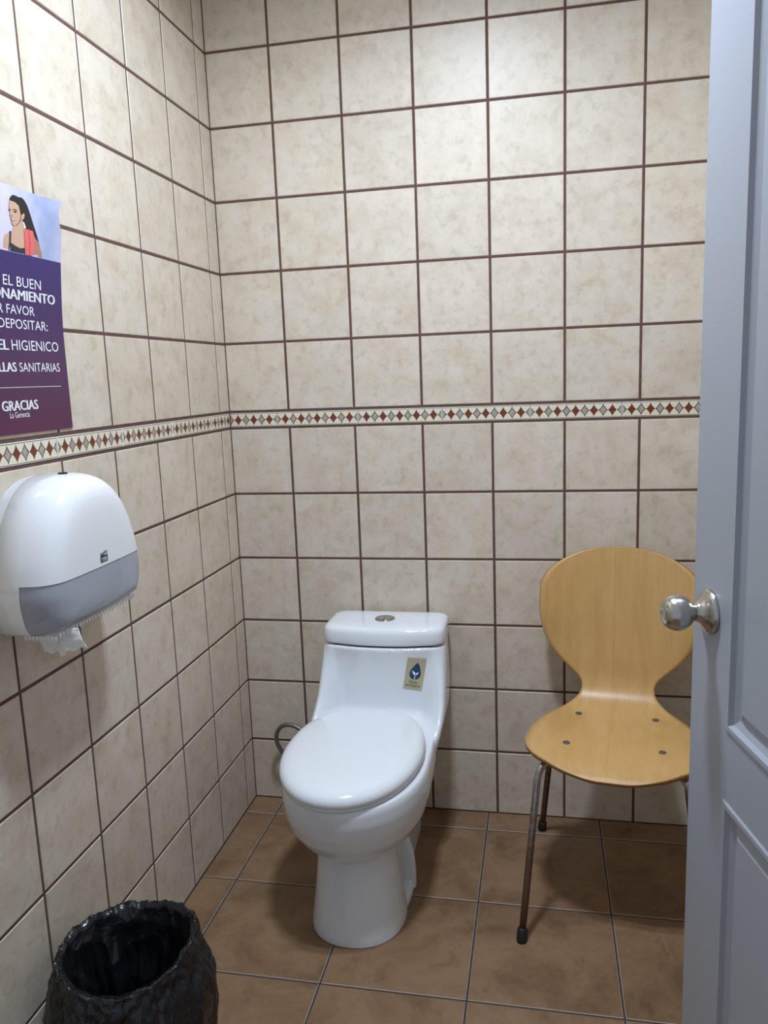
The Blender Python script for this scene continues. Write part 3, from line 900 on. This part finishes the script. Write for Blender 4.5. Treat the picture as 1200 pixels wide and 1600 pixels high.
# mark printed on the cover front
XF = 0.1352
LY, LZ = pix_hit(163, 871, 0, XF).y - DYC, pix_hit(163, 871, 0, XF).z
lg = link('logo_mark', mesh('logo_mark', [(XF, LY + a, LZ + b) for a, b in ((-0.012, -0.0075), (0.012, -0.0075), (0.012, 0.0050), (0.006, 0.0042), (0.0, 0.0052), (-0.006, 0.0062), (-0.012, 0.0050))], [(0, 1, 2, 3, 4, 5, 6)], M['ink']), cover)
tv2, tf2 = fit_text('TORK', 0.015, 0.0205, 0.0072)
link('lettering', mesh('lettering', [(XF + 0.0003, LY - 0.01025 + x, LZ - 0.0058 + y) for x, y in tv2], tf2, M['white']), lg)
for dz in (0.0072, 0.0102):
    up_ = [(XF, LY - 0.012 + 0.024 * i / 12, LZ + dz + 0.0013 * math.sin(PI * 2 * i / 12 + PI) + 0.0006) for i in range(13)]
    lo_ = [(XF, LY - 0.012 + 0.024 * i / 12, LZ + dz - 0.0007 + 0.0013 * math.sin(PI * 2 * i / 12 + PI)) for i in range(13)]
    V = up_ + lo_; F = [(i, i + 1, 14 + i, 13 + i) for i in range(12)]
    link('wave_print', mesh('wave_print', V, F, M['ink']), lg)

# ------------------------------------------------------------------ poster
PY0, PY1, PZ0, PZ1, PHZ = -1.156, -0.838, 1.279, 1.714, 1.601
def lift(y, z):
    return 0.0025 + 0.0165 * smoothstep(1.44, 1.72, z) + 0.010 * smoothstep(1.60, 1.72, z) * smoothstep(-0.90, -0.835, y)
def pp_(y, z, off=0.0):
    yy = y - 0.012 * smoothstep(1.64, 1.69, z) * smoothstep(1.715, 1.69, z) * smoothstep(-0.90, -0.838, y)
    return Vector((lift(y, z) + off, yy, z))
poster = link('poster', None, None, (0, 0, 0))
tag(poster, 'purple paper notice with a woman photo taped to left wall', 'poster')
def sheet(name, y0, y1, z0, z1, ny, nz, mat, off, parent):
    V = [pp_(y0 + (y1 - y0) * i / ny, z0 + (z1 - z0) * j / nz, off) for j in range(nz + 1) for i in range(ny + 1)]
    F = [(j * (ny + 1) + i, j * (ny + 1) + i + 1, (j + 1) * (ny + 1) + i + 1, (j + 1) * (ny + 1) + i) for j in range(nz) for i in range(ny)]
    o = link(name, mesh(name, V, F, mat, False), parent)
    s_ = o.modifiers.new('thick', 'SOLIDIFY'); s_.thickness = 0.0003; s_.offset = -1
    return o
text_panel = sheet('text_panel', PY0, PY1, PZ0, PHZ, 6, 44, M['poster'], 0, poster)
photo = sheet('photo_print', PY0, PY1, PHZ, PZ1, 28, 28, M['photo'], 0, poster)
def line_text(s, yr, zb, width, height, bold):
    tv_, tf_ = fit_text(s, 0.0, width, height)
    V = []; F = []
    for q, sh in enumerate((-0.0008, 0.0, 0.0008) if bold else (0.0,)):     # heavier strokes for the bold words
        b0 = len(V)
        V += [pp_(yr - width + x + sh, zb + y, 0.0006 + 0.0002 * q) for x, y in tv_]
        F += [tuple(i + b0 for i in f) for f in tf_]
    link('lettering', mesh('lettering', V, F, M['textwhite']), text_panel)
line_text('PARA EL BUEN', -0.905, 1.5425, 0.190, 0.0175, 0.0)
line_text('FUNCIONAMIENTO', -0.863, 1.5190, 0.270, 0.0180, 0.012)
line_text('POR FAVOR', -0.928, 1.4935, 0.138, 0.0165, 0.0)
line_text('DEPOSITAR:', -0.890, 1.4680, 0.143, 0.0170, 0.0)
line_text('HIGIENICO', -0.861, 1.4295, 0.1415, 0.0185, 0.0)
line_text('PAPEL', -1.012, 1.4295, 0.080, 0.0180, 0.012)
line_text('SANITARIAS', -0.863, 1.3910, 0.1245, 0.0165, 0.0)
line_text('TOALLAS', -0.997, 1.3910, 0.098, 0.0165, 0.012)
line_text('GRACIAS', -0.946, 1.3215, 0.1020, 0.0178, 0.012)
line_text('La Gerencia', -0.973, 1.3085, 0.0560, 0.0105, 0.0)
V = [pp_(-1.130, 1.3625, 0.0006), pp_(-0.865, 1.3625, 0.0006), pp_(-0.865, 1.3634, 0.0006), pp_(-1.130, 1.3634, 0.0006)]
link('rule_line', mesh('rule_line', V, [(0, 1, 2, 3)], M['textwhite']), text_panel)
def photo_poly(name, pts, mat, off):
    V = []
    for X, Y in pts:
        u, v = X / 8.0, 280 + Y / 8.0
        x = 0.012
        for _ in range(4):
            p = pix_hit(u, v, 0, x); x = lift(p.y, p.z)
        V.append(Vector((x + off, p.y, max(p.z, PHZ + 0.0005))))
    link(name, mesh(name, V, [tuple(range(len(V)))], mat), photo)
photo_poly('arm_print', [(420, 690), (455, 730), (480, 790), (510, 900), (530, 1035), (470, 1030), (415, 1015)], M['skin2'], 0.0006)
photo_poly('chest_print', [(165, 575), (255, 520), (275, 520), (290, 620), (305, 660), (315, 870), (260, 875), (190, 840), (130, 795), (120, 900), (105, 955), (40, 940), (42, 760), (60, 690), (120, 660), (150, 650)], M['skin'], 0.0006)
photo_poly('hair_print', [(120, 225), (150, 195), (190, 205), (225, 225), (265, 230), (300, 265), (335, 330), (370, 430), (410, 560), (450, 680), (480, 790), (440, 740), (410, 690), (330, 640), (300, 560), (285, 520), (250, 440), (225, 335), (180, 290), (112, 262)], M['hair'], 0.0009)
photo_poly('face_print', [(112, 262), (180, 288), (226, 333), (248, 430), (262, 470), (255, 525), (205, 575), (165, 582), (140, 545), (125, 470), (112, 440), (120, 415), (105, 370), (108, 320)], M['skin'], 0.0012)
photo_poly('ear_print', [(262, 450), (288, 425), (300, 440), (297, 480), (275, 515), (260, 500)], M['skin'], 0.0012)
photo_poly('cheek_print', [(248, 432), (264, 470), (256, 525), (205, 576), (185, 578), (222, 540), (238, 490)], M['skin2'], 0.0014)
photo_poly('eye_print', [(104, 372), (118, 368), (124, 384), (110, 394)], M['hair'], 0.0015)
photo_poly('eye_print', [(160, 404), (180, 396), (205, 408), (190, 418), (168, 416)], M['hair'], 0.0015)
photo_poly('brow_print', [(146, 378), (178, 374), (208, 388), (206, 394), (176, 384), (148, 386)], M['hair'], 0.0015)
photo_poly('nose_print', [(124, 440), (140, 452), (160, 458), (148, 466), (128, 460)], M['skin2'], 0.0015)
photo_poly('mouth_print', [(132, 490), (158, 496), (188, 494), (170, 526), (148, 524)], M['lips'], 0.0015)
photo_poly('teeth_print', [(138, 496), (158, 502), (178, 500), (164, 514), (148, 512)], M['textwhite'], 0.0017)
photo_poly('earring_print', [(282, 535), (296, 545), (318, 612), (290, 618)], M['textwhite'], 0.0012)
photo_poly('top_print', [(112, 650), (136, 645), (132, 792), (190, 835), (255, 866), (312, 855), (322, 1010), (210, 990), (105, 960), (108, 800)], M['top'], 0.0009)
photo_poly('scarf_print', [(295, 630), (340, 628), (402, 650), (425, 740), (420, 900), (405, 1018), (315, 1004), (300, 800)], M['scarf'], 0.0014)
photo_poly('scarf_fold_print', [(346, 640), (354, 642), (372, 800), (372, 1010), (364, 1008), (362, 800)], M['scarf2'], 0.0016)

# ------------------------------------------------------------------ waste bin with black liner
BX, BY, BH = 0.172, -1.098, 0.332
binr = link('waste_bin', None, None, (BX, BY, 0))
tag(binr, 'waste bin lined with a crinkled black plastic bag by left wall', 'waste bin')
link('bin_body', fixn(mesh('bin_body', *lathe([(0.085, 0.0), (0.092, 0.004), (0.110, BH - 0.04), (0.112, BH - 0.034), (0.107, BH - 0.034), (0.088, 0.010), (0.02, 0.008)], 48), M['bin'], True)), binr)
NA, NL = 300, 130
V = []; F = []
def ridged(p):
    return 1 - abs(noise.noise(p)) * 2
for i in range(NL + 1):
    t = i / NL
    for k in range(NA):
        a = 2 * PI * k / NA
        ca, sa = math.cos(a), math.sin(a)
        rimh = BH + 0.005 * (ridged(Vector((ca * 4.5, sa * 4.5, 8.0))) - 0.6) + 0.003 * noise.noise(Vector((ca * 14, sa * 14, 2.0))) + 0.007 * math.sin(a * 2 + 0.9) + 0.007 * noise.noise(Vector((ca * 1.6, sa * 1.6, 5.0))) - 0.010 * max(0, -sa)
        rimr = 0.124 + 0.004 * noise.noise(Vector((ca * 2, sa * 2, 1.0)))
        if t < 0.45:      # inside, from the bottom up to the rim
            u = t / 0.45
            z = 0.045 + (rimh - 0.045) * u
            r = (0.066 + (rimr - 0.003 - 0.066) * (u ** 1.15))
            if u < 0.04: r *= u / 0.04
            fold = 0.020 * (0.35 + 0.65 * math.sin(PI * min(1, u)))
            r += fold * (ridged(Vector((ca * 4.2, sa * 4.2, u * 0.9 + 2))) - 0.95)
            r += 0.003 * noise.noise(Vector((ca * 9, sa * 9, u * 5)))
        elif t < 0.55:    # over the rim
            u = (t - 0.45) / 0.10
            z = rimh + 0.003 * math.sin(PI * u) + 0.003 * noise.noise(Vector((ca * 12, sa * 12, u * 2)))
            r = rimr - 0.003 + 0.006 * u + 0.002 * noise.noise(Vector((ca * 8, sa * 8, 3)))
        else:             # outside skirt
            u = (t - 0.55) / 0.45
            z = rimh * (1 - u) + 0.050 * u - 0.012 * u * noise.noise(Vector((ca * 2.5, sa * 2.5, 9)))
            bulge = 0.026 * smoothstep(0, 0.35, u) - 0.016 * smoothstep(0.55, 1.0, u)
            r = rimr + 0.003 + bulge
            crin = 0.0085 * smoothstep(0, 0.12, u)
            r += 0.011 * math.exp(-u * 7) * smoothstep(0, 0.03, u) * (ridged(Vector((ca * 5, sa * 5, z * 34))) - 0.55)
            r += 0.004 * math.exp(-u * 4) * noise.noise(Vector((ca * 16, sa * 16, z * 70)))
            r += crin * (ridged(Vector((ca * 2.6 + u * 0.8, sa * 2.6, z * 6))) - 0.6)
            r += 0.0045 * smoothstep(0, 0.1, u) * (ridged(Vector((ca * 6, sa * 6 + u * 1.5, z * 22))) - 0.6)
        if t < 0.45: r = min(r, 0.0855 + 0.019 * min(1, z / (BH - 0.02)) + 0.30 * max(0, z - BH + 0.035))
        elif t >= 0.55: r = max(r, 0.115 - 0.0 + 0.002)
        # stay clear of the wall
        x = r * ca
        if BX + x < 0.008: x = 0.008 - BX + 0.002 * noise.noise(Vector((sa * 4, z * 20, 0)))
        V.append((x, r * sa, z))
for i in range(NL):
    for k in range(NA):
        k2 = (k + 1) % NA
        F.append((i * NA + k, i * NA + k2, (i + 1) * NA + k2, (i + 1) * NA + k))
bag = link('bag_liner', mesh('bag_liner', V, F, M['bag'], True), binr)
bag['label'] = 'crinkled black plastic bag folded over the rim'
